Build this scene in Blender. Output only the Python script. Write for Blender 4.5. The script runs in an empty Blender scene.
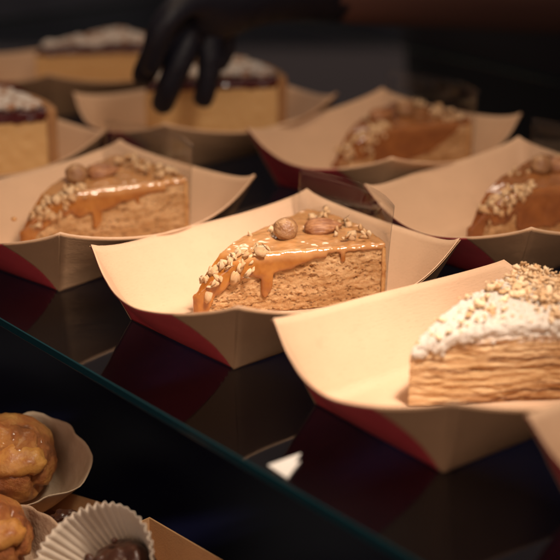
import bpy, bmesh, math, random
from mathutils import Vector, Matrix, noise
R = math.radians; PI = math.pi
sc = bpy.context.scene; COL = sc.collection
random.seed(11)

# ------------------------------------------------------------------ camera
FPX, PITCH = 1500.0, 20.5
CAM = Vector((0.00625, -0.86719, 0.35759))
cp, sp = math.cos(R(PITCH)), math.sin(R(PITCH))
cd = bpy.data.cameras.new('camera'); cam = bpy.data.objects.new('camera', cd); COL.objects.link(cam)
cam.location = CAM; cam.rotation_euler = (R(90 - PITCH), 0, 0)
cd.sensor_width = 36; cd.sensor_fit = 'HORIZONTAL'; cd.lens = FPX / 560 * 36
cd.clip_start = 0.02; cd.clip_end = 60
cd.dof.use_dof = True; cd.dof.focus_distance = 0.935; cd.dof.aperture_fstop = 4.7
sc.camera = cam

def at(px, py, z=None, y=None):
    """world point of a photograph pixel on the level z or on the upright plane y"""
    d = Vector(((px - 280) / FPX, cp + (280 - py) / FPX * sp, -sp + (280 - py) / FPX * cp))
    t = (z - CAM.z) / d.z if z is not None else (y - CAM.y) / d.y
    return CAM + d * t

# ------------------------------------------------------------------ object helpers
def link(name, me, parent=None, mat=None):
    o = bpy.data.objects.new(name, me); COL.objects.link(o)
    if mat is not None: me.materials.append(mat)
    if parent is not None: o.parent = parent
    return o
def from_bm(name, bm, mat=None, parent=None, smooth=True, angle=None):
    me = bpy.data.meshes.new(name); bm.normal_update()
    if smooth:
        for f in bm.faces: f.smooth = True
        if angle is not None:
            for e in bm.edges:
                if len(e.link_faces) == 2 and e.calc_face_angle(0) > R(angle): e.smooth = False
    bm.to_mesh(me); bm.free()
    return link(name, me, parent, mat)
def tag(o, label=None, cat=None, group=None, kind=None):
    for k, v in (('label', label), ('category', cat), ('group', group), ('kind', kind)):
        if v: o[k] = v
    return o
def thing(name, label, cat, loc=(0, 0, 0), rz=0.0, group=None):
    o = bpy.data.objects.new(name, None); COL.objects.link(o); o.empty_display_size = 0.02
    o.location = loc; o.rotation_euler = (0, 0, rz)
    return tag(o, label, cat, group)
def copy_tree(o, parent=None):
    c = o.copy(); COL.objects.link(c)
    if parent is not None: c.parent = parent
    for ch in list(o.children): copy_tree(ch, c)
    return c
def fr(p, s, oc=4, h=0.9): return noise.fractal(Vector(p) * s, h, 2.0, oc)
def nz(p, s): return noise.noise(Vector(p) * s)
def sstep(a, b, x):
    t = max(0.0, min(1.0, (x - a) / (b - a))); return t * t * (3 - 2 * t)
def lerp_tab(tab, x):
    for (a, u), (b, v) in zip(tab, tab[1:]):
        if x <= b:
            t = max(0, (x - a) / (b - a)); t = t * t * (3 - 2 * t) * .5 + t * .5
            return u + (v - u) * t
    return tab[-1][1]

# ------------------------------------------------------------------ material helpers
def mat(name, base=(.5, .5, .5), rough=.5, **kw):
    m = bpy.data.materials.new(name); m.use_nodes = True
    b = m.node_tree.nodes['Principled BSDF']
    b.inputs['Base Color'].default_value = (*base, 1); b.inputs['Roughness'].default_value = rough
    names = dict(spec='Specular IOR Level', sss='Subsurface Weight', coat='Coat Weight', coat_rough='Coat Roughness', sheen='Sheen Weight', ior='IOR')
    for k, v in kw.items():
        if k == 'sssr': b.inputs['Subsurface Radius'].default_value = v; b.inputs['Subsurface Scale'].default_value = 1.0
        else: b.inputs[names[k]].default_value = v
    return m
class NT:
    def __init__(s, m): s.t = m.node_tree; s.n = s.t.nodes; s.b = s.n['Principled BSDF']; s.tc = s.n.new('ShaderNodeTexCoord')
    def l(s, a, b): s.t.links.new(a, b)
    def vec(s, scale=(1, 1, 1), src='Object'):
        mp = s.n.new('ShaderNodeMapping'); mp.inputs['Scale'].default_value = scale; s.l(s.tc.outputs[src], mp.inputs['Vector']); return mp.outputs['Vector']
    def noise(s, scale, detail=4, rough=.55, v=None, dist=0):
        q = s.n.new('ShaderNodeTexNoise'); q.inputs['Scale'].default_value = scale; q.inputs['Detail'].default_value = detail
        q.inputs['Roughness'].default_value = rough; q.inputs['Distortion'].default_value = dist
        s.l(v if v is not None else s.tc.outputs['Object'], q.inputs['Vector']); return q.outputs['Fac']
    def vor(s, scale, v=None, feature='F1'):
        q = s.n.new('ShaderNodeTexVoronoi'); q.feature = feature; q.inputs['Scale'].default_value = scale
        s.l(v if v is not None else s.tc.outputs['Object'], q.inputs['Vector']); return q.outputs['Distance']
    def ramp(s, fac, stops, interp='LINEAR'):
        q = s.n.new('ShaderNodeValToRGB'); cr = q.color_ramp; cr.interpolation = interp
        while len(cr.elements) < len(stops): cr.elements.new(.5)
        for e, (p, c) in zip(cr.elements, stops): e.position = p; e.color = (*c, 1) if len(c) == 3 else c
        s.l(fac, q.inputs['Fac']); return q.outputs['Color']
    def rampf(s, fac, a, b, lo=0., hi=1.):
        q = s.n.new('ShaderNodeMapRange'); q.interpolation_type = 'SMOOTHSTEP'
        for i, v in enumerate((a, b, lo, hi)): q.inputs[i + 1].default_value = v
        s.l(fac, q.inputs[0]); return q.outputs[0]
    def math(s, op, a, b=0.0):
        q = s.n.new('ShaderNodeMath'); q.operation = op
        for i, v in enumerate((a, b)):
            if isinstance(v, (int, float)): q.inputs[i].default_value = v
            else: s.l(v, q.inputs[i])
        return q.outputs[0]
    def mix(s, fac, a, b, mode='MIX'):
        q = s.n.new('ShaderNodeMix'); q.data_type = 'RGBA'; q.blend_type = mode
        if isinstance(fac, (int, float)): q.inputs['Factor'].default_value = fac
        else: s.l(fac, q.inputs['Factor'])
        for k, v in ((6, a), (7, b)):
            if isinstance(v, tuple): q.inputs[k].default_value = (*v, 1)
            else: s.l(v, q.inputs[k])
        return q.outputs[2]
    def sep(s, src='Object'):
        q = s.n.new('ShaderNodeSeparateXYZ'); s.l(s.tc.outputs[src], q.inputs[0]); return q.outputs
    def color(s, c): s.l(c, s.b.inputs['Base Color'])
    def rough(s, c): s.l(c, s.b.inputs['Roughness'])
    def bump(s, h, dist=.001, strength=1.0):
        q = s.n.new('ShaderNodeBump'); q.inputs['Distance'].default_value = dist; q.inputs['Strength'].default_value = strength
        s.l(h, q.inputs['Height']); s.l(q.outputs['Normal'], s.b.inputs['Normal'])

def make_kraft(name, tone):
    m = mat(name, tone, .62, spec=.3); t = NT(m)
    f = t.noise(900, 3, .6, t.vec((1, .25, 1))); g = t.noise(45, 5, .6); h = t.noise(3000, 2)
    lo = tuple(c * .9 for c in tone); hi = tuple(min(1, c * 1.06) for c in tone)
    c = t.mix(g, lo, hi)
    c = t.mix(t.rampf(f, .56, .72, 0, .3), c, tuple(k * .72 for k in tone))
    c = t.mix(t.rampf(h, .66, .74, 0, .35), c, tuple(k * .55 for k in tone))
    c = t.mix(t.rampf(t.noise(26, 4, .6), .60, .68, 0, .35), c, tuple(k * .74 for k in tone))          # faint grease marks
    t.color(c); t.bump(t.math('ADD', t.math('ADD', f, g), t.math('MULTIPLY', t.noise(22, 3), 3.0)), .00035, .6); return m
KRAFT = make_kraft('kraft_paper', (.64, .42, .265))
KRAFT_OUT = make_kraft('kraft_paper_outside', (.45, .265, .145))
KRAFT_BOX = make_kraft('kraft_box_board', (.50, .25, .11))
RED = mat('red_printed_paper', (.34, .028, .035), .5, spec=.4); _t = NT(RED)
_g = _t.noise(120, 5, .6); _h = _t.noise(2500, 2)
_c = _t.mix(_g, (.36, .030, .040), (.46, .052, .060)); _c = _t.mix(_t.rampf(_h, .68, .76, 0, .5), _c, (.55, .2, .16))
_t.color(_c); _t.bump(_g, .0002, .5)

# caramel cream sponge, seen on the cut sides
SPONGE = mat('caramel_sponge', (.5, .3, .12), .75, spec=.25, sss=.22, sssr=(.004, .002, .001)); t = NT(SPONGE)
xyz = t.sep(); warp = t.noise(48, 6, .65); fine = t.noise(820, 6, .7); mid = t.noise(260, 6, .7, t.vec((.85, .85, 1.25))); big = t.noise(70, 3, .5, t.vec((.6, .6, 1.6)))
pits = t.vor(380, t.vec((.85, .85, 1.2)))
ph = t.math('MULTIPLY', t.math('ADD', xyz[2], t.math('MULTIPLY', t.math('SUBTRACT', warp, .5), .021)), 2 * PI / .0054)
wave = t.math('ADD', t.math('MULTIPLY', t.math('SINE', ph), .5), .5)
c = t.mix(t.rampf(big, .36, .64), (.66, .42, .215), (.50, .285, .125))
c = t.mix(t.math('MULTIPLY', t.math('MULTIPLY', t.rampf(wave, .4, .95), t.rampf(big, .35, .6, .25, 1)), .7), c, (.50, .26, .10))
c = t.mix(t.rampf(mid, .50, .64, 0, .6), c, (.46, .225, .08))
crustl = t.math('MULTIPLY', t.rampf(wave, .80, .97), t.rampf(mid, .48, .56))
c = t.mix(t.math('MULTIPLY', crustl, .7), c, (.20, .08, .028))
pit = t.math('MULTIPLY', t.math('SUBTRACT', 1.0, t.rampf(pits, .16, .34)), t.rampf(mid, .47, .58))
c = t.mix(t.math('MULTIPLY', pit, .8), c, (.19, .075, .026))
c = t.mix(t.rampf(fine, .60, .70, 0, .55), c, (.28, .12, .04))
c = t.mix(t.rampf(fine, .28, .42, .6, 0), c, (.74, .51, .29))
t.color(c); t.bump(t.math('SUBTRACT', t.math('SUBTRACT', t.math('ADD', fine, t.math('MULTIPLY', mid, .5)), pit), t.math('MULTIPLY', crustl, .6)), .0007, .9)

def make_glaze(name, d1, d2, t1, t2):
    GLAZE = mat(name, d2, .14, spec=.6, sss=.2, sssr=(.005, .002, .001), coat=.5, coat_rough=.06); t = NT(GLAZE)
    g = t.noise(70, 4); oz = t.sep()
    c = t.mix(t.rampf(g, .35, .65), d1, d2); thin = t.rampf(oz[2], .033, .0385)      # the thin top skin is paler over the cream
    c = t.mix(t.math('MULTIPLY', thin, .85), c, t.mix(g, t1, t2)); t.color(c)
    t.rough(t.rampf(t.noise(160, 3), .3, .7, .08, .20)); t.bump(t.noise(80, 2), .0010, .5); return GLAZE
GLAZE = make_glaze('caramel_glaze', (.31, .098, .013), (.42, .165, .030), (.46, .215, .075), (.58, .32, .135))
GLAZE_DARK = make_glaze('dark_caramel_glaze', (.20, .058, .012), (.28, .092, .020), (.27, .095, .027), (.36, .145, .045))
CREAM_COAT = mat('caramel_cream_coat', (.55, .29, .11), .45, sss=.2, sssr=(.004, .002, .001)); t = NT(CREAM_COAT)
g = t.noise(140, 5); t.color(t.mix(t.rampf(g, .35, .65), (.44, .20, .065), (.62, .35, .14))); t.bump(g, .0016, .8)
NUT = mat('chopped_peanut', (.72, .47, .24), .5, sss=.15, sssr=(.003, .002, .001)); t = NT(NUT)
oi = t.n.new('ShaderNodeObjectInfo'); g = t.noise(350, 4)
c = t.mix(oi.outputs['Random'], (.84, .60, .36), (.64, .37, .17)); c = t.mix(t.rampf(g, .5, .7, 0, .5), c, (.50, .26, .10)); t.color(c); t.bump(g, .0006, .6)
HAZEL = mat('roasted_hazelnut', (.42, .22, .10), .42); t = NT(HAZEL)
g = t.noise(260, 5, .6, t.vec((1, 1, .22))); h = t.noise(110, 4)
c = t.mix(t.rampf(g, .35, .7), (.26, .115, .045), (.44, .245, .11)); c = t.mix(t.rampf(h, .55, .68, 0, .6), c, (.54, .34, .18)); t.color(c); t.bump(t.math('ADD', g, h), .0022, 1)
ALMOND = mat('roasted_almond', (.30, .12, .045), .45); t = NT(ALMOND)
g = t.noise(420, 5, .6, t.vec((.15, 1, 1))); t.color(t.mix(t.rampf(g, .35, .68), (.21, .07, .025), (.42, .19, .075))); t.bump(g, .0012, .9)

PASTRY = mat('flaky_pastry', (.55, .30, .11), .7, spec=.25, sss=.1, sssr=(.004, .002, .001)); t = NT(PASTRY)
xyz = t.sep(); warp = t.noise(30, 6, .62, t.vec((1, 1, .8))); fine = t.noise(420, 5, .68, t.vec((.7, .7, 1.5))); mid = t.noise(85, 6, .65, t.vec((.22, .22, 2.1))); big = t.noise(45, 3, .5)
ph = t.math('MULTIPLY', t.math('ADD', xyz[2], t.math('MULTIPLY', t.math('SUBTRACT', warp, .5), .012)), 2 * PI / .0050)
wave = t.math('ADD', t.math('MULTIPLY', t.math('SINE', ph), .5), .5)
c = t.mix(t.rampf(big, .35, .65), (.72, .50, .28), (.58, .36, .17)); c = t.mix(t.math('MULTIPLY', t.rampf(wave, .35, .95), .7), c, (.50, .27, .115)); c = t.mix(t.rampf(mid, .50, .66, 0, .8), c, (.33, .135, .04))
c = t.mix(t.math('MULTIPLY', t.rampf(wave, .6, .95), t.rampf(mid, .46, .58, 0, .9)), c, (.12, .04, .013))
c = t.mix(t.rampf(fine, .58, .70, 0, .6), c, (.30, .12, .04)); c = t.mix(t.rampf(fine, .30, .42, .5, 0), c, (.84, .62, .34))
pw = t.math('ADD', t.math('MULTIPLY', xyz[2], 1.0), t.math('MULTIPLY', t.math('SUBTRACT', fine, .5), .018))
c = t.mix(t.rampf(pw, .0340, .0400, 0, .85), c, (.84, .76, .66))
t.color(c); t.bump(t.math('ADD', t.math('MULTIPLY', fine, .6), mid), .0013, .8)
CRUMB = mat('pastry_crumb', (.66, .42, .19), .75); t = NT(CRUMB)
geo = t.n.new('ShaderNodeNewGeometry'); t.color(t.mix(t.math('MULTIPLY', geo.outputs['Random Per Island'], 1), (.82, .62, .40), (.60, .36, .17)))
SUGAR = mat('powdered_sugar', (.87, .83, .77), .85, sss=.1, sssr=(.003, .003, .002)); t = NT(SUGAR)
g = t.noise(500, 5, .7); t.color(t.mix(t.rampf(g, .5, .72, 0, .7), (.72, .64, .54), (.50, .34, .20))); t.bump(g, .0016, 1)

CHEESE = mat('cheesecake_cream', (.78, .55, .27), .6, sss=.2, sssr=(.006, .004, .002)); t = NT(CHEESE)
g = t.noise(160, 5); z = t.sep()[2]
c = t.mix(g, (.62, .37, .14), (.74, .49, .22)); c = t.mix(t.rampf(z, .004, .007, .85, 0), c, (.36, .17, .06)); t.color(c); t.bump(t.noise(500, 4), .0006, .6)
JAM = mat('dark_cherry_jam', (.06, .006, .008), .2, coat=.3)
WHIP = mat('whipped_topping', (.84, .80, .76), .65, sss=.2, sssr=(.004, .003, .003)); t = NT(WHIP)
g = t.noise(120, 4); t.color(t.mix(t.rampf(g, .48, .60), (.62, .56, .50), (.33, .16, .075))); t.bump(g, .002, .8)
CRUST = mat('biscuit_crust', (.40, .19, .07), .8); t = NT(CRUST); g = t.noise(300, 5, .7); t.color(t.mix(g, (.32, .14, .045), (.52, .28, .12))); t.bump(g, .0015, 1)

def thin_clear(name, tint, ior, edge=None, rough=0.0):
    """a thin clear sheet: Fresnel reflection over tinted see-through"""
    m = bpy.data.materials.new(name); m.use_nodes = True; n = m.node_tree.nodes; L = m.node_tree.links.new; n.clear()
    o = n.new('ShaderNodeOutputMaterial'); mx = n.new('ShaderNodeMixShader'); g = n.new('ShaderNodeBsdfGlossy'); tr = n.new('ShaderNodeBsdfTransparent'); f = n.new('ShaderNodeFresnel')
    g.inputs['Roughness'].default_value = rough; tr.inputs['Color'].default_value = (*tint, 1); f.inputs['IOR'].default_value = ior
    geo = n.new('ShaderNodeNewGeometry'); inv = n.new('ShaderNodeMix'); inv.data_type = 'FLOAT'   # same reflectance from both faces of the sheet
    inv.inputs[2].default_value = ior; inv.inputs[3].default_value = 1 / ior; L(geo.outputs['Backfacing'], inv.inputs[0])
    L(inv.outputs[0], f.inputs['IOR'])
    L(f.outputs[0], mx.inputs[0]); L(tr.outputs[0], mx.inputs[1]); L(g.outputs[0], mx.inputs[2]); L(mx.outputs[0], o.inputs[0]); return m
GLASS = thin_clear('clear_shelf_glass', (.80, .86, .86), 1.85, rough=.045)
UNDER = bpy.data.materials.new('glass_underside'); UNDER.use_nodes = True; _n = UNDER.node_tree.nodes; _n.clear(); _o = _n.new('ShaderNodeOutputMaterial'); _b = _n.new('ShaderNodeBsdfTransparent'); _b.inputs['Color'].default_value = (.9, .95, .95, 1); UNDER.node_tree.links.new(_b.outputs[0], _o.inputs[0])
FILM = thin_clear('clear_acetate', (.95, .95, .95), 1.45, rough=.03)
EDGE = mat('glass_edge_teal', (.007, .044, .054), .12, spec=.7)
BLACKTOP = mat('dark_counter', (.006, .006, .022), .5, spec=.08)
EDGE_HIGHLIGHT = mat('painted_edge_highlight', (.30, .22, .17), .4)  # light caught along the lower bevel, painted in as a paler warm colour
WALL = mat('dark_back_wall', (.1, .1, .1), .8); t = NT(WALL); t.color(t.mix(t.rampf(t.noise(2.2, 3), .35, .65), (.03, .036, .055), (.10, .115, .15)))

# ------------------------------------------------------------------ setting
yawG = math.atan2(-.774, .633)
gd = Vector((math.cos(yawG), math.sin(yawG), 0)); gn = Vector((-gd.y, gd.x, 0)); g0 = Vector((-.1723, .0201, 0))
def slab(bm, pts, z0, z1):
    lo = [bm.verts.new((p.x, p.y, z0)) for p in pts]; hi = [bm.verts.new((p.x, p.y, z1)) for p in pts]
    bm.faces.new(hi); bm.faces.new(lo[::-1])
    return [bm.faces.new((lo[i], lo[(i + 1) % 4], hi[(i + 1) % 4], hi[i])) for i in range(4)]
bm = bmesh.new()
side = slab(bm, [g0 - gd * .9, g0 + gd * 1.1, g0 + gd * 1.1 + gn * .80, g0 - gd * .9 + gn * .80], -.006, 0)
for f in side: f.material_index = 1
bmesh.ops.bevel(bm, geom=[e for e in bm.edges if abs(e.verts[0].co.z - e.verts[1].co.z) < 1e-6], offset=.0006, segments=1, affect='EDGES', material=1)
for f in bm.faces:
    n_ = f.normal if f.normal.length else f.normal; f.normal_update()
    if f.normal.z < -.99: f.material_index = 2
    elif f.normal.z < -.2: f.material_index = 3
gl = from_bm('glass_shelf', bm, GLASS, None, smooth=False); gl.data.materials.append(EDGE); gl.data.materials.append(UNDER); gl.data.materials.append(EDGE_HIGHLIGHT)
tag(gl, 'clear glass shelf with dark teal edge carrying the cake trays', 'glass shelf')

LOW = -.135
bm = bmesh.new(); slab(bm, [g0 - gd * 1 - gn * .5, g0 + gd * 1.2 - gn * .5, g0 + gd * 1.2 + gn * .7, g0 - gd * 1 + gn * .7], LOW - .03, LOW)
tag(from_bm('counter', bm, BLACKTOP, smooth=False), kind='structure')
bm = bmesh.new(); slab(bm, [Vector(p) for p in ((-6, -4, 0), (6, -4, 0), (6, 5, 0), (-6, 5, 0))], -1.02, -1.0)
tag(from_bm('floor', bm, mat('dark_floor', (.02, .018, .018), .8), smooth=False), kind='structure')
bm = bmesh.new(); slab(bm, [Vector(p) for p in ((-6, 2.3, 0), (6, 2.3, 0), (6, 2.4, 0), (-6, 2.4, 0))], -1.0, .30)
tag(from_bm('wall', bm, WALL, smooth=False), kind='structure')

# ------------------------------------------------------------------ paper tray
TA, TB, FU, FV, TH = .0505, .0769, .0216, .0146, .0478
DIP, BOW = .0146, .020
SG = [(-1, -1), (1, -1), (1, 1), (-1, 1)]; OUT = [(0, -1), (1, 0), (0, 1), (-1, 0)]
def rim_corner(i, over):
    x, y = SG[i][0] * (TA + FU), SG[i][1] * (TB + FV); d = over.get(i, (0, 0, 0))
    return Vector((x + d[0], y + d[1], TH + d[2]))
def wall_pt(i, s, w, over, off=0.0):
    """point of wall i: s along it 0..1, w up it 0..1"""
    a = Vector((SG[i][0] * TA, SG[i][1] * TB, 0)); j = (i + 1) % 4; b = Vector((SG[j][0] * TA, SG[j][1] * TB, 0))
    p, q = rim_corner(i, over), rim_corner(j, over); o = Vector((*OUT[i], 0))
    k = 4 * s * (1 - s)
    fl_ = over.get(('flat', i), 1.0)
    kk = k + .13 * max(0, 1 - abs(s - (.55 if i != 3 else .56)) / .3) if i in (0, 3) else k
    base = a.lerp(b, s); rim = p.lerp(q, s) - Vector((0, 0, DIP * k ** .85)) * fl_ + o * BOW * kk ** 1.25 * fl_
    c = base.lerp(rim, w)
    c += o * (.0016 * math.sin(PI * w) * k)
    if 0 < w < 1: c += o * .0007 * fr(base * 1.0 + Vector((0, 0, w * .05)), 38, 3) * math.sin(PI * w)
    if off:
        n = Vector((o.x, o.y, -.62)).normalized()
        if s < .02: n = n + Vector((*OUT[(i + 3) % 4], 0)) * .84
        if s > .98: n = n + Vector((*OUT[(i + 1) % 4], 0)) * .84
        c = c + n * off
    return c
NS, NW = 28, 10
def build_tray(over={}):
    root = thing('paper_tray', '', 'paper tray')
    bm = bmesh.new(); rings = []
    for w in range(NW + 1):
        ring = []
        for i in range(4):
            for s in range(NS): ring.append(bm.verts.new(wall_pt(i, s / NS, w / NW, over)))
        rings.append(ring)
    n = 4 * NS
    for a, b in zip(rings, rings[1:]):
        for k in range(n): bm.faces.new((a[k], a[(k + 1) % n], b[(k + 1) % n], b[k]))
    bm.faces.new(rings[0])
    for v in bm.verts: v.co.z += .0007
    for e in bm.edges:
        f = e.link_faces
        if len(f) == 2 and e.calc_face_angle(0) > R(6): e.smooth = False
    bmesh.ops.recalc_face_normals(bm, faces=bm.faces)
    body = from_bm('tray_body', bm, KRAFT, root)
    for e in body.data.edges: pass
    sol = body.modifiers.new('thickness', 'SOLIDIFY'); sol.thickness = .0006; sol.offset = 0
    # printed red outside of the short walls, kraft outside of the long walls with a flap lapping round each corner
    def panel(name, i, material, keep, off, top=.985):
        bm = bmesh.new(); g = {}
        N2, W2 = 40, 24
        for s in range(N2 + 1):
            for w in range(W2 + 1): g[s, w] = bm.verts.new(wall_pt(i, s / N2, w / W2 * top, over, off) + Vector((0, 0, .0007)))
        for s in range(N2):
            for w in range(W2):
                if keep((s + .5) / N2, (w + .5) / W2): bm.faces.new((g[s, w], g[s + 1, w], g[s + 1, w + 1], g[s, w + 1]))
        bmesh.ops.delete(bm, geom=[v for v in bm.verts if not v.link_faces], context='VERTS')
        o = from_bm(name, bm, material, root); m = o.modifiers.new('thickness', 'SOLIDIFY'); m.thickness = .0004; m.offset = 0; return o
    for i in (0, 2): panel('red_panel', i, RED, (lambda s, w: s < 1 - .24 * w ** .75 - .01) if i == 0 else (lambda s, w: s > .24 * w ** .75 + .01), .0006)
    for i in (1, 3): panel('side_panel', i, KRAFT_OUT, lambda s, w: True, .0010, .992)
    # flaps: straight-edged triangle from the low rim point to the base corner
    for i, end in ((0, 1), (2, 0)):
        bm = bmesh.new(); g = {}; M = 26
        for r in range(M + 1):
            w = r / M
            for q in range(M + 1):
                s0 = 1 - .27 * w ** .75; s = s0 + (1 - s0) * q / M
                if end == 0: s = 1 - s
                g[r, q] = bm.verts.new(wall_pt(i, s, w * .992, over, .0010) + Vector((0, 0, .0007)))
        for r in range(M):
            for q in range(M):
                vs = [g[r, q], g[r, q + 1], g[r + 1, q + 1], g[r + 1, q]]
                if end == 0: vs.reverse()
                bm.faces.new(vs)
        bmesh.ops.remove_doubles(bm, verts=bm.verts, dist=1e-6)
        o = from_bm('corner_flap', bm, KRAFT_OUT, root); m = o.modifiers.new('thickness', 'SOLIDIFY'); m.thickness = .0005; m.offset = 0
    return root

YAW = -.8515
TRAYS = {  # centre, yaw
 1: (-.127, .159, R(-42)), 2: (.0039, .0290, YAW), 3: (.119, -.102, R(-52.4)), 4: (.094, .336, R(-40)), 5: (.182, .169, R(-44.6)),
 6: (-.250, .301, R(-47)), 7: (-.060, .434, R(-52)), 8: (-.185, .617, R(-50)), 9: (.240, -.216, R(-48.8))}
TL = {1: 'red and kraft paper tray holding the caramel slice left of the middle one',
 2: 'sharp red and kraft paper tray in the middle holding a nut topped caramel slice',
 3: 'red and kraft paper tray in front holding the sugar dusted layered slice',
 4: 'blurred paper tray behind, holding the farthest caramel slice',
 5: 'blurred paper tray at the right edge holding a caramel slice with pale nuts',
 6: 'blurred paper tray at the left edge holding a white topped cheesecake slice',
 7: 'blurred paper tray under the pointing black gloved fingers',
 8: 'farthest paper tray at the upper left with a blurred cheesecake slice',
 9: 'paper tray cut off at the lower right corner, only its rim showing'}
proto = build_tray({1: (-.001, .001, .0010)})
tr3 = build_tray({1: (-.003, .001, .002), 3: (0, -.003, -.005), ('flat', 3): .30})
trays = {}
for k, (x, y, a) in TRAYS.items():
    o = proto if k == 2 else tr3 if k == 3 else copy_tree(tr3) if k == 9 else copy_tree(proto)
    o.location = (x, y, 0); o.rotation_euler = (0, 0, a); trays[k] = o
    tag(o, TL[k], 'paper tray', 'paper trays lined up on the glass shelf')
def in_tray(k, lx, ly, z=.0016):
    x, y, a = TRAYS[k]; return Vector((x + lx * math.cos(a) - ly * math.sin(a), y + lx * math.sin(a) + ly * math.cos(a), z))

# ------------------------------------------------------------------ wedge helper
RAD, HALF = .122, R(21)
def wedge(hfun, disp, n1=200, n2=70, n3=60, m=64, rad=RAD, half=HALF, topz=0.0):
    """solid wedge, tip at the origin, axis +Y; +theta is the cut facing +X. disp(p, normal, where) moves side points"""
    per = []
    for i in range(n1): r = rad * i / n1; per.append((r, half, Vector((math.cos(half), -math.sin(half), 0)), 'cut'))
    for i in range(n2):
        th = half - 2 * half * i / n2; per.append((rad, th, Vector((math.sin(th), math.cos(th), 0)), 'arc'))
    for i in range(n3): r = rad * (1 - i / n3); per.append((r, -half, Vector((-math.cos(half), -math.sin(half), 0)), 'back'))
    bm = bmesh.new(); rows = []
    for j in range(m + 1):
        row = []
        for r, th, nn, wh in per:
            z = hfun(r) * j / m + topz; p = Vector((r * math.sin(th), r * math.cos(th), z))
            n = nn if r > .004 else nn.lerp(Vector((0, -1, 0)), 1 - r / .004).normalized()
            row.append(bm.verts.new(p + n * disp(p, wh, j / m)))
        rows.append(row)
    n = len(per)
    for a, b in zip(rows, rows[1:]):
        for k in range(n): bm.faces.new((a[k], a[(k + 1) % n], b[(k + 1) % n], b[k]))
    bm.faces.new(rows[0][::-1])
    prev = rows[-1]; c = Vector((0, rad * .62, 0))
    for sgm in (.8, .6, .4, .2):
        ring = []
        for (r, th, _, _), v in zip(per, rows[-1]):
            q = c.lerp(Vector((v.co.x, v.co.y, 0)), sgm); rr = math.hypot(q.x, q.y); ring.append(bm.verts.new((q.x, q.y, hfun(rr) + topz)))
        for k in range(n): bm.faces.new((prev[k], prev[(k + 1) % n], ring[(k + 1) % n], ring[k]))
        prev = ring
    bm.faces.new(prev); return bm
ICO = {}
def blob(bm, p, rx, ry, rz_, sub=2, rot=None):
    mt = Matrix.Translation(p)
    if rot is not None: mt = mt @ rot
    mt = mt @ Matrix.Diagonal((rx, ry, rz_, 1))
    if sub not in ICO:
        t_ = bmesh.new(); bmesh.ops.create_icosphere(t_, subdivisions=sub, radius=1); t_.verts.ensure_lookup_table()
        ICO[sub] = ([v.co.copy() for v in t_.verts], [[v.index for v in f.verts] for f in t_.faces]); t_.free()
    co, fs = ICO[sub]; vs = [bm.verts.new(mt @ c) for c in co]
    for f in fs: bm.faces.new([vs[k] for k in f])
    return vs
def remesh(o, size, smooth=6, fac=.5):
    m = o.modifiers.new('merge', 'REMESH'); m.mode = 'VOXEL'; m.voxel_size = size; m.use_smooth_shade = True
    s = o.modifiers.new('soften', 'SMOOTH'); s.iterations = smooth; s.factor = fac
def sector_slab(bm, hfun, r0, r1, t0, t1, z0, z1, nr=40, nt=24, wob=0.0):
    """curved plate following the cake top, between z offsets"""
    g = {}
    for i in range(nr + 1):
        r = r0 + (r1 - r0) * i / nr
        for j in range(nt + 1):
            th = t0 + (t1 - t0) * j / nt
            if r > .004: th += (j / nt - .5) * 2 * .0011 * fr((r, j // (nt - 1), 5), 130, 3) / r
            x, y = r * math.sin(th), r * math.cos(th); dz = wob * fr((x, y, 3), 60, 3)
            for k, zz in ((0, z0), (1, z1)): g[i, j, k] = bm.verts.new((x, y, hfun(r) + zz + (dz if k else 0)))
    Q = lambda *a: bm.faces.new([g[q] for q in a])
    for i in range(nr):
        for j in range(nt):
            Q((i, j, 1), (i, j + 1, 1), (i + 1, j + 1, 1), (i + 1, j, 1)); Q((i, j, 0), (i + 1, j, 0), (i + 1, j + 1, 0), (i, j + 1, 0))
    for i in range(nr):
        Q((i, 0, 0), (i, 0, 1), (i + 1, 0, 1), (i + 1, 0, 0)); Q((i, nt, 0), (i + 1, nt, 0), (i + 1, nt, 1), (i, nt, 1))
    for j in range(nt):
        Q((0, j, 0), (0, j + 1, 0), (0, j + 1, 1), (0, j, 1)); Q((nr, j, 0), (nr, j, 1), (nr, j + 1, 1), (nr, j + 1, 0))

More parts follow.
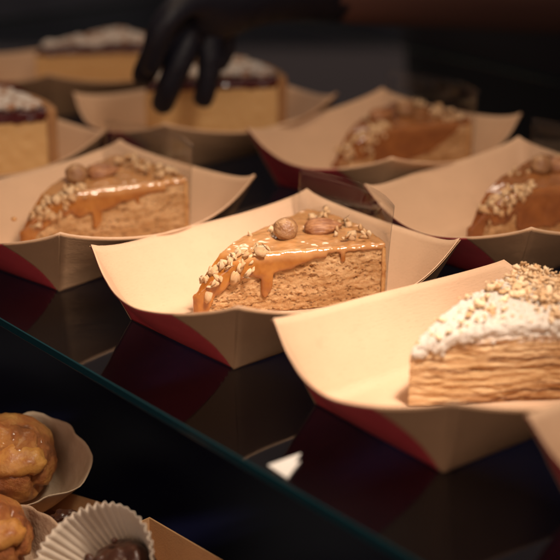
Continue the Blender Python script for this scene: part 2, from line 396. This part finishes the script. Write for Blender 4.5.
# ------------------------------------------------------------------ caramel slice
HT = [(0, .0125), (.004, .0185), (.012, .0255), (.025, .0335), (.038, .0375), (.06, .0385), (.2, .0385)]
def hcar(r): return lerp_tab(HT, r)
def disp_sponge(p, wh, f):
    d = .0006 * fr((p.x, p.y, p.z), 260, 5) + .0007 * fr(p, 45, 2)
    lay = math.sin((p.z + .005 * nz(p, 45)) * 2 * PI / .0050)
    d += -.00018 * max(0, lay) ** 3 * (.4 + abs(fr(p, 70, 2)))
    h = nz((p.x, p.y, p.z * 1.2), 360)
    if h > .34: d -= .0030 * (h - .34)
    if f > .97: d -= .0008
    if wh == 'arc': d = d * .4
    return d
NUTV = []
for i in range(8):
    bm = bmesh.new(); ax = (1, random.uniform(.6, .95), random.uniform(.45, .8))
    for k in range(9):
        d = Vector((random.gauss(0, 1), random.gauss(0, 1), random.gauss(0, 1))).normalized() * random.uniform(.85, 1.05)
        bm.verts.new((d.x * ax[0], d.y * ax[1], d.z * ax[2]))
    hull = bmesh.ops.convex_hull(bm, input=bm.verts)
    bmesh.ops.delete(bm, geom=[v for v in bm.verts if not v.link_faces], context='VERTS')
    bmesh.ops.bevel(bm, geom=bm.edges[:] + bm.verts[:], offset=.06, segments=2, affect='EDGES')
    sd = random.uniform(0, 50)
    for v in bm.verts: v.co *= 1 + .06 * nz(v.co + Vector((sd, 0, 0)), 2.6)
    me = bpy.data.meshes.new('nut_piece'); 
    for f in bm.faces: f.smooth = True
    bm.to_mesh(me); bm.free(); me.materials.append(NUT); NUTV.append(me)
def nut(parent, p, s):
    o = link('nut_piece', random.choice(NUTV), parent); o.location = p; s *= random.uniform(.70, 1.08); o.scale = (s, s, s)
    o.rotation_euler = (random.uniform(0, 6), random.uniform(0, 6), random.uniform(0, 6)); return o
def pol(r, th, z): return Vector((r * math.sin(th), r * math.cos(th), z))
def cutpt(r, z, out=0.0):
    """point on the camera-facing cut"""
    return pol(r, HALF, z) + Vector((math.cos(HALF), -math.sin(HALF), 0)) * out

CLOUD = bpy.data.textures.new('uneven_flow', 'CLOUDS'); CLOUD.noise_scale = .011; CLOUD.noise_depth = 2
def build_caramel(var=0):
    q0 = var * 3.7
    root = thing('caramel_cake_slice', '', 'cake slice')
    from_bm('sponge', wedge(hcar, disp_sponge, 230, 70, 50, 74), SPONGE, root)
    # glaze: top plate + tip coat + drips, merged to one skin
    bm = bmesh.new()
    sector_slab(bm, hcar, .0006, RAD + .0012, -HALF - .006, HALF + .004, -.0014, .0024, 60, 30, .0005)
    for i in range(44):                                            # lip along the cut edge
        r = .010 + i * .0025
        blob(bm, cutpt(r, hcar(r) + .0004, -.0002), .0022, .0022, .0018 + .0011 * fr((r, 0, 0), 130, 3), 2)
    def flow(pts):
        for (r0, z0, w0), (r1, z1, w1) in zip(pts, pts[1:]):
            n = max(2, int(math.hypot(r1 - r0, z1 - z0) / .0009))
            for k in range(n + 1):
                u = k / n; w = w0 + (w1 - w0) * u
                blob(bm, cutpt(r0 + (r1 - r0) * u, z0 + (z1 - z0) * u, .0006), w, w, w, 2) if False else blob(bm, cutpt(r0 + (r1 - r0) * u, z0 + (z1 - z0) * u, .0004), min(w, .0026), min(w, .0026), w, 2)
    w_ = lambda r, k=0: fr((r, q0 + k, 0), 60, 3)
    D0 = (.0430, .052, .036)[var]                                  # the broad drip
    for j in range(8): flow([(D0 - .003 + j * .0011, .036, .0026), (D0 - .002 + j * .0009, .028 - abs(j - 3) * .0007, .0026)])
    flow([(D0 + .0004, .030, .0052), (D0 + .0012, .022, .0044), (D0 + .0014, .0165, .0050), (D0 + .0014, .0145, .0046)])
    flow([(D0 + .0034, .030, .0042), (D0 + .0040, .022, .0038), (D0 + .0036, .0172, .0042)])
    n = 34
    for j in range(n):                                             # sagging sheet right of it
        u = j / n; r = D0 + .004 + u * (.037, .050, .072)[var]
        d = (.0090, .0110, .0240)[var] * (1 - u ** (1, 1, 3)[var]) ** 1.2 + .0008 + .0022 * w_(r)
        flow([(r, .0372, .0022), (r, .0372 - max(.0006, d), .0022)])
    for j in range(30):                                            # nutty caramel over the slope by the tip
        u = j / 29; r = .006 + u * (D0 - .010); d = hcar(r) * (.40 - .16 * u + .34 * w_(r, 9))
        flow([(r, hcar(r) - .0008, .0022), (r, hcar(r) - max(.001, d), .0021)])
    for j in range(9):                                             # run down the very tip
        r = .0012 + j * .0012; flow([(r, hcar(r) - .001, .0022), (r + .0006, max(.0025, .0030 + max(0, j - 2) ** 1.5 * .0011 + .003 * w_(r, 4)), .0021)])
    for j in range(5):
        z = .0125 - j * .0026; blob(bm, Vector((-.001, .0006, z)), .0024, .0024, .003, 2)
    flow([(.095 - var * .01, .037, .0020), (.0952 - var * .01, .0320 - .004 * var, .0018)])
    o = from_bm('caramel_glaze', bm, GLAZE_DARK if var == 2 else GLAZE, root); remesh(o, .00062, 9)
    dm = o.modifiers.new('uneven', 'DISPLACE'); dm.texture = CLOUD; dm.texture_coords = 'LOCAL'; dm.strength = .0016; dm.mid_level = .5
    # smooth cream coat on the round outside
    bm = bmesh.new(); g = {}
    for i in range(61):
        th = HALF + .008 - (2 * HALF + .016) * i / 60
        for j in range(25):
            z = .0386 * j / 24
            for k, rr in ((0, RAD - .001), (1, RAD + .0016 + .0010 * fr((th * .12, z, 1), 110, 4))): g[i, j, k] = bm.verts.new(pol(rr, th, z))
    for i in range(60):
        for j in range(24):
            bm.faces.new([g[q] for q in ((i, j, 1), (i, j + 1, 1), (i + 1, j + 1, 1), (i + 1, j, 1))]); bm.faces.new([g[q] for q in ((i, j, 0), (i + 1, j, 0), (i + 1, j + 1, 0), (i, j + 1, 0))])
    for j in range(24):
        bm.faces.new([g[q] for q in ((0, j, 0), (0, j + 1, 0), (0, j + 1, 1), (0, j, 1))]); bm.faces.new([g[q] for q in ((60, j, 0), (60, j, 1), (60, j + 1, 1), (60, j + 1, 0))])
    bmesh.ops.recalc_face_normals(bm, faces=bm.faces)
    from_bm('cream_coat', bm, CREAM_COAT, root)
    return root
def top_nuts(root, seed, hz=(.070, R(4)), al=(.088, R(3)), al_rot=R(75)):
    random.seed(seed)
    if hz:
        bm = bmesh.new(); prof = [(0, -.0072), (.0035, -.0068), (.0062, -.0045), (.0074, -.0008), (.0070, .0030), (.0052, .0062), (.0026, .0080), (0, .0092)]
        rings = []
        for r, z in prof[1:-1]: rings.append([bm.verts.new((r * math.cos(2 * PI * k / 28) * (1 + .03 * nz((k, z * 300, 2), .6)), r * math.sin(2 * PI * k / 28), z)) for k in range(28)])
        a = bm.verts.new((0, 0, prof[0][1])); b = bm.verts.new((0, 0, prof[-1][1]))
        for p, q in zip(rings, rings[1:]):
            for k in range(28): bm.faces.new((p[k], p[(k + 1) % 28], q[(k + 1) % 28], q[k]))
        for k in range(28): bm.faces.new((a, rings[0][(k + 1) % 28], rings[0][k])); bm.faces.new((b, rings[-1][k], rings[-1][(k + 1) % 28]))
        h = from_bm('hazelnut', bm, HAZEL, root); h.location = pol(hz[0], hz[1], hcar(hz[0]) + .0078); h.rotation_euler = (R(70), R(15), R(-50)); h.scale = (1.16, 1.06, 1.02)
        s = h.modifiers.new('smooth', 'SUBSURF'); s.levels = s.render_levels = 1
    if al:
        bm = bmesh.new(); blob(bm, Vector((0, 0, 0)), 1, 1, 1, 4)
        for v in bm.verts:
            x = v.co.x; w = (1 - .38 * x) * (1 if x < .3 else 1 - .25 * (x - .3))
            v.co = Vector((x * .0125, v.co.y * .0072 * w, v.co.z * .0050 * w)) * (1 + .03 * nz(v.co, 3))
            v.co.z += .0004 * math.sin(v.co.y * 3200)
        h = from_bm('almond', bm, ALMOND, root); h.location = pol(al[0], al[1], hcar(al[0]) + .0058); h.rotation_euler = (R(22), R(-6), al_rot)
    # chopped nuts by the tip and along the rear edge
    for k in range(99):
        if k < 52:
            r = random.uniform(.006, .048); th = HALF * (1 - abs(random.gauss(0, .60)) * (.03 / (r + .008)))
            th = max(-HALF * .9, min(HALF, th)); p = pol(r, th, hcar(r) + .0032); s = random.uniform(.0034, .0060)
            if k % 3 == 0 and r < .040: p = cutpt(r, hcar(r) - random.uniform(0, .009), .0026)
        elif k < 70:
            r = random.uniform(.010, .046); p = cutpt(r, hcar(r) + random.uniform(-.003, .003), random.uniform(-.001, .002)); s = random.uniform(.0034, .0062)
        elif k < 95:
            r = random.uniform(.097, .119); th = random.uniform(-.6, .97) * HALF; p = pol(r, th, hcar(r) + .0034 + random.uniform(0, .0030)); s = random.uniform(.0036, .0060)
        else:
            r = random.uniform(.05, .08); th = -HALF * random.uniform(.5, .9); p = pol(r, th, hcar(r) + .003); s = random.uniform(.0036, .005)
        nut(root, p, s)
def film(root, h=.066, t0=-1.25, t1=1.06):
    bm = bmesh.new(); g = {}
    for i in range(41):
        th = HALF * (t0 + (t1 - t0) * i / 40)
        for j in range(13):
            z = h * j / 12; rr = RAD + .0032 + .004 * (j / 12) ** 2 + .0012 * math.sin(th * 9 + 1)
            g[i, j] = bm.verts.new(pol(rr, th, z + .0005))
    for i in range(40):
        for j in range(12): bm.faces.new((g[i, j], g[i + 1, j], g[i + 1, j + 1], g[i, j + 1]))
    o = from_bm('acetate_film', bm, FILM, root); m = o.modifiers.new('thickness', 'SOLIDIFY'); m.thickness = .0004; m.offset = 0; return o
def base_copy(proto_parts, label):
    root = thing('caramel_cake_slice', '', 'cake slice')
    for ch in proto_parts: 
        c = ch.copy(); COL.objects.link(c); c.parent = root
    return root
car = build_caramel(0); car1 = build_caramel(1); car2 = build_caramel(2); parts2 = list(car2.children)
SL = {2: ('caramel cake slice in sharp focus, topped with a hazelnut and an almond', (-.0250, -.0455), 8.6, 5, (.068, R(0)), (.0945, R(2)), R(62)),
 1: ('softly blurred caramel cake slice with an almond, just left of the sharp middle one', (-.0265, -.045), 6, 8, (.052, R(-5)), (.073, R(-2)), R(60)),
 4: ('strongly blurred caramel cake slice behind the middle one, beyond the shelf centre', (-.021, -.042), 9, 21, (.085, R(-2)), (.062, R(-7)), R(80)),
 5: ('blurred caramel cake slice with pale chopped nuts at the right edge of the picture', (-.016, -.040), 9, 34, (.078, R(-6)), (.096, R(-2)), R(40))}
for k in (2, 1, 4, 5):
    lab, (lx, ly), ax, seed, hz, al, ar = SL[k]
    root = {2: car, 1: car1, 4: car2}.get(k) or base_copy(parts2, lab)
    tag(root, lab, 'cake slice', 'caramel cake slices in paper trays')
    root.location = in_tray(k, lx, ly); root.rotation_euler = (0, 0, TRAYS[k][2] - R(ax))
    top_nuts(root, seed, hz, al, ar); film(root)

# ------------------------------------------------------------------ layered slice dusted with sugar
def hnap(r): return lerp_tab([(0, .032), (.015, .0375), (.035, .043), (.06, .0455), (.2, .0455)], r)
def disp_nap(p, wh, f):
    lay = math.sin((p.z + (.006 * fr((p.x, p.y, p.z * .8), 26, 3))) * 2 * PI / .0052); a = .25 + abs(fr((p.x, p.y, p.z * 2), 55, 2))
    d = -.0007 * max(0, lay) ** 2 * a + .0008 * fr((p.x * .4, p.y * .4, p.z * 2.0), 150, 5) + .0012 * fr(p, 34, 2)
    h_ = nz((p.x * .35, p.y * .35, p.z * 1.6), 210)
    if h_ > .28: d -= .003 * (h_ - .28)
    if f > .9: d -= .004 * ((f - .9) / .1) ** 2
    return d
nap = thing('layered_cake_slice', 'flaky layered cake slice with white sugar dusting and crumbs in the front tray', 'cake slice')
from_bm('pastry_layers', wedge(hnap, disp_nap, 220, 70, 60, 76, half=R(23)), PASTRY, nap)
random.seed(4)
bmS = bmesh.new(); bmC = bmesh.new()
sector_slab(bmS, hnap, .001, RAD * .99, -R(22), R(22.2), -.001, .0020, 50, 30, .0016)
for k in range(3000):
    r = RAD * math.sqrt(random.uniform(.002, 1)); th = random.uniform(-1, 1) * R(22.5)
    sug = r < .078 + .045 * nz((r * math.sin(th), r * math.cos(th), 0), 40) and random.random() < .86
    p = pol(r, th, hnap(r) + random.uniform(.0005, .0026 if sug else .006)); s = random.uniform(.0007, .0017) if sug else random.uniform(.001, .0030)
    rot = Matrix.Rotation(random.uniform(0, 6), 4, 'Z') @ Matrix.Rotation(random.uniform(0, 6), 4, 'X')
    s *= random.choice((.5, .7, .9, 1.2)) if sug else random.choice((.25, .35, .45, .6, .8, 1.1))
    vs = blob(bmS if sug else bmC, p, s, s * random.uniform(.5, 1), s * random.uniform(.2, .6), 1 if s < .002 else 2, rot)
    o = random.uniform(0, 90)
    for v in vs: v.co += (v.co - p) * (.45 if sug else .9) * nz(v.co + Vector((o, 0, 0)), 520)
for k in range(150):                                               # sugar settled over the edge and upper side
    r = random.uniform(.002, .105); p = pol(r, R(23), hnap(r) - abs(random.gauss(0, .0030))) + Vector((math.cos(R(23)), -math.sin(R(23)), 0)) * -.0008
    s = random.uniform(.0016, .0026); blob(bmS, p, s, s, s, 2)
so = from_bm('sugar_dusting', bmS, SUGAR, nap); so['kind'] = 'stuff'; remesh(so, .0007, 4)
dm = so.modifiers.new('grain', 'DISPLACE'); gt = bpy.data.textures.new('sugar_grain', 'CLOUDS'); gt.noise_scale = .0035; gt.noise_depth = 3; dm.texture = gt; dm.texture_coords = 'LOCAL'; dm.strength = .0016
tag(from_bm('crumb_topping', bmC, CRUMB, nap), kind='stuff')
nap.location = in_tray(3, -.0165, -.040); nap.rotation_euler = (0, 0, TRAYS[3][2] - R(9))

# ------------------------------------------------------------------ cheesecakes
HC = .052
def hch(r): return HC - .004 * max(0, 1 - r / .02)
def build_cheese():
    root = thing('cheesecake_slice', '', 'cake slice')
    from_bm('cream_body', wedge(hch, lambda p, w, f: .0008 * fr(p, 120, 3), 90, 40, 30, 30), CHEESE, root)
    bm = bmesh.new(); sector_slab(bm, hch, .001, RAD - .003, -HALF - .01, HALF + .012, -.0012, .006, 50, 26, .0006)
    for i in range(30):
        r = .01 + i * .0036; blob(bm, cutpt(r, HC - .001 - .003 * abs(nz((r, 1, 0), 90)), 0), .0024, .0024, .003, 2)
    o = from_bm('cherry_jam', bm, JAM, root); remesh(o, .0010, 4)
    random.seed(9); bm = bmesh.new()
    for k in range(150):
        r = RAD * .94 * math.sqrt(random.uniform(.01, 1)); th = random.uniform(-.92, .92) * HALF; s = random.uniform(.003, .006)
        blob(bm, pol(r, th, HC + .0072 + random.uniform(0, .003)), s * 1.3, s * 1.3, s * .55, 2)
    o = from_bm('whipped_topping', bm, WHIP, root); remesh(o, .0011, 3)
    bm = bmesh.new(); g = {}
    for i in range(41):
        th = HALF + .012 - (2 * HALF + .024) * i / 40
        for j in range(21):
            z = (HC + .006) * j / 20
            for k, rr in ((0, RAD - .004), (1, RAD + .004 + .0012 * fr((th * .12, z, 1), 160, 4))): g[i, j, k] = bm.verts.new(pol(rr, th, z))
    for i in range(40):
        for j in range(20):
            bm.faces.new([g[q] for q in ((i, j, 1), (i, j + 1, 1), (i + 1, j + 1, 1), (i + 1, j, 1))]); bm.faces.new([g[q] for q in ((i, j, 0), (i + 1, j, 0), (i + 1, j + 1, 0), (i, j + 1, 0))])
        bm.faces.new([g[q] for q in ((i, 20, 0), (i + 1, 20, 0), (i + 1, 20, 1), (i, 20, 1))])
    for j in range(20):
        bm.faces.new([g[q] for q in ((0, j, 0), (0, j + 1, 0), (0, j + 1, 1), (0, j, 1))]); bm.faces.new([g[q] for q in ((40, j, 0), (40, j, 1), (40, j + 1, 1), (40, j + 1, 0))])
    bmesh.ops.recalc_face_normals(bm, faces=bm.faces); from_bm('biscuit_crust', bm, CRUST, root)
    return root
ch = build_cheese()
CL = {6: ('cheesecake slice with white topping cut off by the left edge of the picture', (-.027, -.040), 6),
 7: ('cheesecake slice with dark jam line being reached for by the pointing gloved hand', (-.028, -.045), 9),
 8: ('farthest cheesecake slice, white topping over a dark red jam line, at the upper left', (-.028, -.045), 9)}
for k in (6, 7, 8):
    o = ch if k == 6 else copy_tree(ch)
    tag(o, CL[k][0], 'cake slice', 'cheesecake slices in paper trays'); lx, ly = CL[k][1]
    o.location = in_tray(k, lx, ly); o.rotation_euler = (0, 0, TRAYS[k][2] - R(CL[k][2]))
    if k == 8: o.scale = (1, 1, .86)

# small crumb, and a white cutout for a reflected glint
bm = bmesh.new(); blob(bm, Vector((0, 0, 0)), .0021, .0018, .0016, 2)
o = from_bm('cake_crumb', bm, CREAM_COAT); o.location = at(14, 219, z=.034); tag(o, 'tiny caramel crumb stuck on the tray wall beside the left caramel slice', 'crumb')
bm = bmesh.new()  # bright reflection on the shelf edge, drawn as a flat white shape
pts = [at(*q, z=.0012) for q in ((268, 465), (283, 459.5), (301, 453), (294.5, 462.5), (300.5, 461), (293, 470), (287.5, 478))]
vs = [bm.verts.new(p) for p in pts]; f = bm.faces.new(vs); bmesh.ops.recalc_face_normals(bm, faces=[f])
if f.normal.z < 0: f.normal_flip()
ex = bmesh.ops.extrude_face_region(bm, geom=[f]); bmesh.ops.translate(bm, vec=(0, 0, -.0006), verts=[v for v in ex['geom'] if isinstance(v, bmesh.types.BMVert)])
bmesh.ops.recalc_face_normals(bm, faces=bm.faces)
GLINT = mat('glint_white', (.86, .82, .76), .7)
tag(from_bm('reflection_glint', bm, GLINT, smooth=False), 'small white cutout standing in for a reflected glint at the glass shelf edge', 'painted glint')

# ------------------------------------------------------------------ pastries on the lower counter
BUN = mat('baked_bun', (.5, .23, .06), .5, sss=.15, sssr=(.004, .002, .001), coat=.25); t = NT(BUN)
g = t.noise(45, 4); c = t.ramp(g, [(.3, (.09, .022, .008)), (.48, (.40, .125, .028)), (.66, (.62, .28, .07))]); t.color(c); t.bump(t.noise(210, 6, .7), .003, .9)
CUSTARD = mat('golden_custard', (.74, .40, .11), .42, sss=.15, sssr=(.005, .003, .001)); t = NT(CUSTARD); g = t.noise(90, 4); t.color(t.mix(t.rampf(g, .4, .62), (.56, .25, .06), (.38, .125, .03))); t.bump(g, .002, .8)
WRAP = mat('parchment_wrapper', (.60, .43, .30), .65, spec=.2); t = NT(WRAP); g = t.noise(60, 4); t.color(t.mix(g, (.44, .28, .17), (.58, .42, .29))); t.bump(g, .003, .7)
LINER = mat('white_baking_paper', (.74, .66, .56), .7, spec=.2); t = NT(LINER); g = t.noise(80, 4); t.color(t.mix(g, (.66, .53, .40), (.80, .69, .56)))
CHOC = mat('dark_chocolate', (.055, .018, .009), .35, coat=.15); t = NT(CHOC); g = t.noise(90, 5); t.color(t.mix(g, (.03, .010, .006), (.10, .034, .016))); t.bump(g, .002, .9)
def make_bun(label, loc, r, group):
    root = thing('custard_bun', label, 'bun', loc, 0, group)
    bm = bmesh.new()
    c0 = Vector((-r * .22, r * .14, r * .66)); vs = blob(bm, c0, r * .88, r * .84, r * .68, 5)
    for v in vs:
        q = v.co - c0; a = math.atan2(q.y, q.x); rr = math.hypot(q.x, q.y) / r
        v.co += q.normalized() * r * (.10 * fr(q, 48, 4) - .13 * max(0, 1 - abs(math.sin(1.5 * a + 5 * rr)) * 3) * min(1, rr * 3))
    from_bm('bread', bm, BUN, root)
    bm = bmesh.new(); vs = blob(bm, c0 + Vector((r * .20, -r * .36, r * .33)), r * .56, r * .36, r * .26, 4)
    for v in vs: v.co += Vector((1, 1, 1)) * r * .05 * fr(v.co, 90, 3)
    from_bm('custard', bm, CUSTARD, root)
    # tulip wrapper: wavy parchment bowl with uneven points
    bm = bmesh.new(); g = {}; n = 72
    for i in range(n):
        a = 2 * PI * i / n
        for j in range(13):
            q = j / 12; rr = r * (.66 + .44 * q ** .8) * (1 + (.02 * math.sin(a * 9) + .05 * fr((math.cos(a), math.sin(a), 3), 2.2, 4)) * q + (.20 * max(0, math.cos(a + .25)) ** 9) * q); z = r * (.02 + (.86 + .07 * math.sin(a * 2 + .6) + .03 * math.sin(a * 5)) * q)
            g[i, j] = bm.verts.new((rr * math.cos(a), rr * math.sin(a), z))
    for i in range(n):
        for j in range(12): bm.faces.new((g[i, j], g[(i + 1) % n, j], g[(i + 1) % n, j + 1], g[i, j + 1]))
    bm.faces.new([g[i, 0] for i in range(n)][::-1])
    o = from_bm('paper_wrapper', bm, WRAP, root); m = o.modifiers.new('thickness', 'SOLIDIFY'); m.thickness = .0006
    return root
ZL = LOW + .02
RC = at(22, 458, z=LOW + .045)
b1 = make_bun('golden brown bun in a beige parchment wrapper, upper one at the lower left', at(15, 514, z=LOW), .0375, 'custard buns on the lower counter')
b1.location = RC - Vector((.004, -.012, .031)); b1.rotation_euler = (R(17), R(4), R(-4))
b2 = copy_tree(b1); b2.location = at(4, 590, z=LOW); b2.location.z = LOW + .014; b2.rotation_euler = (R(12), R(-5), R(10)); b2.scale = (.92, .92, .92)
for c_ in b2.children:
    if c_.name.startswith('paper_wrapper'): c_.scale = (.84, .84, .8)
tag(b2, 'second golden bun below the first, mostly cut off at the left edge', 'bun')

# fluted paper cup leaning back with a chocolate muffin
mu = thing('chocolate_muffin', 'chocolate muffin leaning in a white fluted paper cup at the bottom edge', 'muffin')
bm = bmesh.new(); g = {}; n = 44 * 6
for i in range(n):
    a = 2 * PI * i / n; fl = math.cos(i / 6 * 2 * PI)
    for j in range(11):
        q = j / 10; rr = .024 + .017 * q + (.0011 + .0006 * math.sin(5 * a + 1)) * fl * (.35 + .65 * q) + .0015 * math.sin(2 * a + .5) * q; g[i, j] = bm.verts.new((rr * math.cos(a), rr * math.sin(a), .046 * q + .0012 * math.sin(3 * a) * q + .0007 * fr((math.cos(a), math.sin(a), q), 4, 3) * q))
for i in range(n):
    for j in range(10): bm.faces.new((g[i, j], g[(i + 1) % n, j], g[(i + 1) % n, j + 1], g[i, j + 1]))
bm.faces.new([g[i, 0] for i in range(n)][::-1])
o = from_bm('fluted_cup', bm, LINER, mu); m = o.modifiers.new('thickness', 'SOLIDIFY'); m.thickness = .0004
bm = bmesh.new(); blob(bm, Vector((.009, -.006, .020)), .026, .026, .018, 4)
for v in bm.verts: v.co *= 1 + .12 * fr(v.co, 70, 4)
for k in range(40):
    a = random.uniform(0, 6.28); q = random.uniform(0, .024); blob(bm, Vector((.009 + q * math.cos(a), -.006 + q * math.sin(a), .035)), random.uniform(.002, .005), random.uniform(.002, .005), .003, 2)
o = from_bm('muffin_top', bm, CHOC, mu); remesh(o, .0012, 3)
mu.scale = (.88,) * 3; mu.location = at(122, 610, z=LOW); mu.location.z = LOW + .018; mu.rotation_euler = (R(40), R(-24), 0)

def kraft_box(label, loc, rz, sx, sy, h):
    root = thing('pastry_box', label, 'pastry box', loc, rz, 'open kraft boxes on the lower counter')
    bm = bmesh.new(); t_ = .0012
    def ring(x, y, z): return [bm.verts.new((i * x, j * y, z)) for i, j in SG]
    a = ring(sx * .86, sy * .86, 0); b = ring(sx, sy, h); c = ring(sx - t_, sy - t_, h); d = ring(sx * .86 - t_, sy * .86 - t_, t_)
    for p, q in ((a, b), (b, c), (c, d)):
        for k in range(4): bm.faces.new((p[k], p[(k + 1) % 4], q[(k + 1) % 4], q[k]))
    bm.faces.new(a[::-1]); bm.faces.new(d)
    from_bm('box_walls', bm, KRAFT_BOX, root, smooth=False)
    return root
P = at(150, 519, z=LOW + .026) - Vector((-.004, .080, 0)); kraft_box('open brown kraft box beside the fluted muffin cup', (P.x, P.y, LOW + .001), R(-47), .062, .052, .026)
P = at(-17, 541, z=LOW); kraft_box('brown kraft box corner under the custard buns', (P.x, P.y, LOW + .001), R(-30), .056, .060, .012)
random.seed(2)
for k, (px, py) in enumerate(((66, 521), (79, 526))):
    bm = bmesh.new(); vs = blob(bm, Vector((0, 0, 0)), .010, .007, .006, 4)
    for v in vs: v.co += v.co.normalized() * .004 * fr(v.co + Vector((k, 0, 0)), 110, 4)
    o = from_bm('chocolate_chunk', bm, CHOC); o.location = at(px, py, z=LOW + .03); o.rotation_euler = (.3, .2 * k, k)
    tag(o, ('dark chocolate chunk lying nearer the bun wrapper than the fluted cup', 'dark chocolate chunk half hidden behind the edge of the fluted cup')[k], 'chocolate', 'dark chocolate chunks at the lower left')

# ------------------------------------------------------------------ person: two gloved hands and forearms reaching over the rear trays
GLOVE = mat('black_nitrile_glove', (.006, .006, .012), .52, spec=.3); t = NT(GLOVE); t.bump(t.noise(60, 4), .003, .6)
SKIN = mat('forearm_skin', (.10, .042, .030), .7)
SHIRT = mat('dark_work_shirt', (.012, .012, .018), .85)
V = []; E_ = []; Rr = []
def node(p, r, par=None):
    V.append(Vector(p)); Rr.append(r); i = len(V) - 1
    if par is not None: E_.append((par, i))
    return i
pel = node((.30, 1.10, -.45), .14); chest = node((.30, 1.10, .10), .15, pel); neck = node((.30, 1.10, .36), .07, chest); node((.30, 1.09, .44), .055, neck)
def arm(shoulder, elbow, wrist, palm, fingers):
    s = node(shoulder, .062, neck); e = node(elbow, .045, s); m_ = node(Vector(elbow).lerp(Vector(wrist), .5), .036, e)
    w = node(wrist, .028, m_); p = node(palm, .034, w)
    for base, rest, r in fingers:
        q = node(base, r * 1.12, p)
        for k, c in enumerate(rest): q = node(c, r * (1 - .08 * (k + 1)), q)
Y1 = .375
h = lambda px, py, dy=0: at(px, py, y=Y1 + dy)
arm((.44, 1.00, .36), h(610, -4, .30), h(280, -10, .07), h(206, 8, .02), [
    (h(178, 22, .0), [h(157, 48, -.01), h(147, 68, -.01), h(139, 85, 0)], .0135),
    (h(190, 34, .0), [h(178, 64, -.012), h(168, 90, -.01), h(160, 111, 0)], .0132),
    (h(208, 36, .01), [h(211, 62, .005), h(207, 86, .005), h(201, 106, .01)], .0122),
    (h(226, 30, .03), [h(228, 46, .035), h(222, 60, .035), h(216, 70, .03)], .0100),
    (h(184, -2, -.02), [h(168, 16, -.035), h(157, 36, -.035), h(152, 60, -.028), h(151, 74, -.022)], .0128)])
me = bpy.data.meshes.new('person_skeleton'); me.from_pydata(V, E_, []); tmp = link('person_skeleton', me)
sk = tmp.modifiers.new('skin', 'SKIN'); sk.branch_smoothing = .6
for v, r in zip(me.skin_vertices[0].data, Rr): v.radius = (r, r)
me.skin_vertices[0].data[0].use_root = True
ss = tmp.modifiers.new('sub', 'SUBSURF'); ss.levels = ss.render_levels = 2
dg = bpy.context.evaluated_depsgraph_get(); body = bpy.data.meshes.new_from_object(tmp.evaluated_get(dg)); body.name = 'person'
bpy.data.objects.remove(tmp)
body.materials.clear()
for m in (SHIRT, SKIN, GLOVE): body.materials.append(m)
w1 = h(345, 0, .10)
for p in body.polygons:
    c = p.center; p.use_smooth = True
    p.material_index = 2 if c.x < w1.x and c.y < .62 else 1 if c.y < .86 and c.z < .30 else 0
pe = link('person', body)
tag(pe, 'person behind the shelf reaching in from the right, black gloved fingers pointing down', 'person')

# ------------------------------------------------------------------ light
w = bpy.data.worlds.new('World'); sc.world = w; w.use_nodes = True
w.node_tree.nodes['Background'].inputs['Color'].default_value = (.098, .069, .061, 1); w.node_tree.nodes['Background'].inputs['Strength'].default_value = 1
def area(name, loc, target, sx, sy, power, col):
    d = bpy.data.lights.new(name, 'AREA'); d.shape = 'RECTANGLE'; d.size = sx; d.size_y = sy; d.energy = power; d.color = col
    o = bpy.data.objects.new(name, d); COL.objects.link(o); o.location = loc
    o.rotation_euler = (Vector(target) - Vector(loc)).to_track_quat('-Z', 'Y').to_euler(); return o
def spot(name, loc, target, size, power, col):
    d = bpy.data.lights.new(name, 'SPOT'); d.energy = power; d.color = col; d.spot_size = R(size); d.spot_blend = 1.0; d.shadow_soft_size = .035
    o = bpy.data.objects.new(name, d); COL.objects.link(o); o.location = loc; o.rotation_euler = (Vector(target) - Vector(loc)).to_track_quat('-Z', 'Y').to_euler(); return o
k_ = area('key_lamp', (.24, -.32, .70), (-.01, .03, 0), .16, .14, .95, (1, .82, .66)); k_.data.spread = R(62)
spot('shelf_spot_front', (.22, -.34, .66), at(392, 372, z=.012), 17, 20, (1, .87, .79))
spot('shelf_spot_middle', (.17, -.26, .68), at(180, 268, z=.02), 17, 20, (1, .87, .79))
area('top_lamp', (-.05, .25, .95), (0, .2, 0), .4, .3, 2.3, (1, .72, .47))
area('rear_lamp', (-.15, 1.65, 1.25), (0, .05, 0), .6, .3, 3.8, (1, .82, .64))
area('fill_lamp', (-.45, -1.5, .50), (0, .1, 0), 1.0, .7, 4.8, (1, .76, .62))

sc.render.engine = 'CYCLES'; sc.cycles.use_denoising = True; sc.cycles.max_bounces = 8; sc.cycles.transparent_max_bounces = 16
sc.view_settings.view_transform = 'Standard'; sc.view_settings.look = 'None'; sc.view_settings.exposure = 0; sc.view_settings.gamma = 1
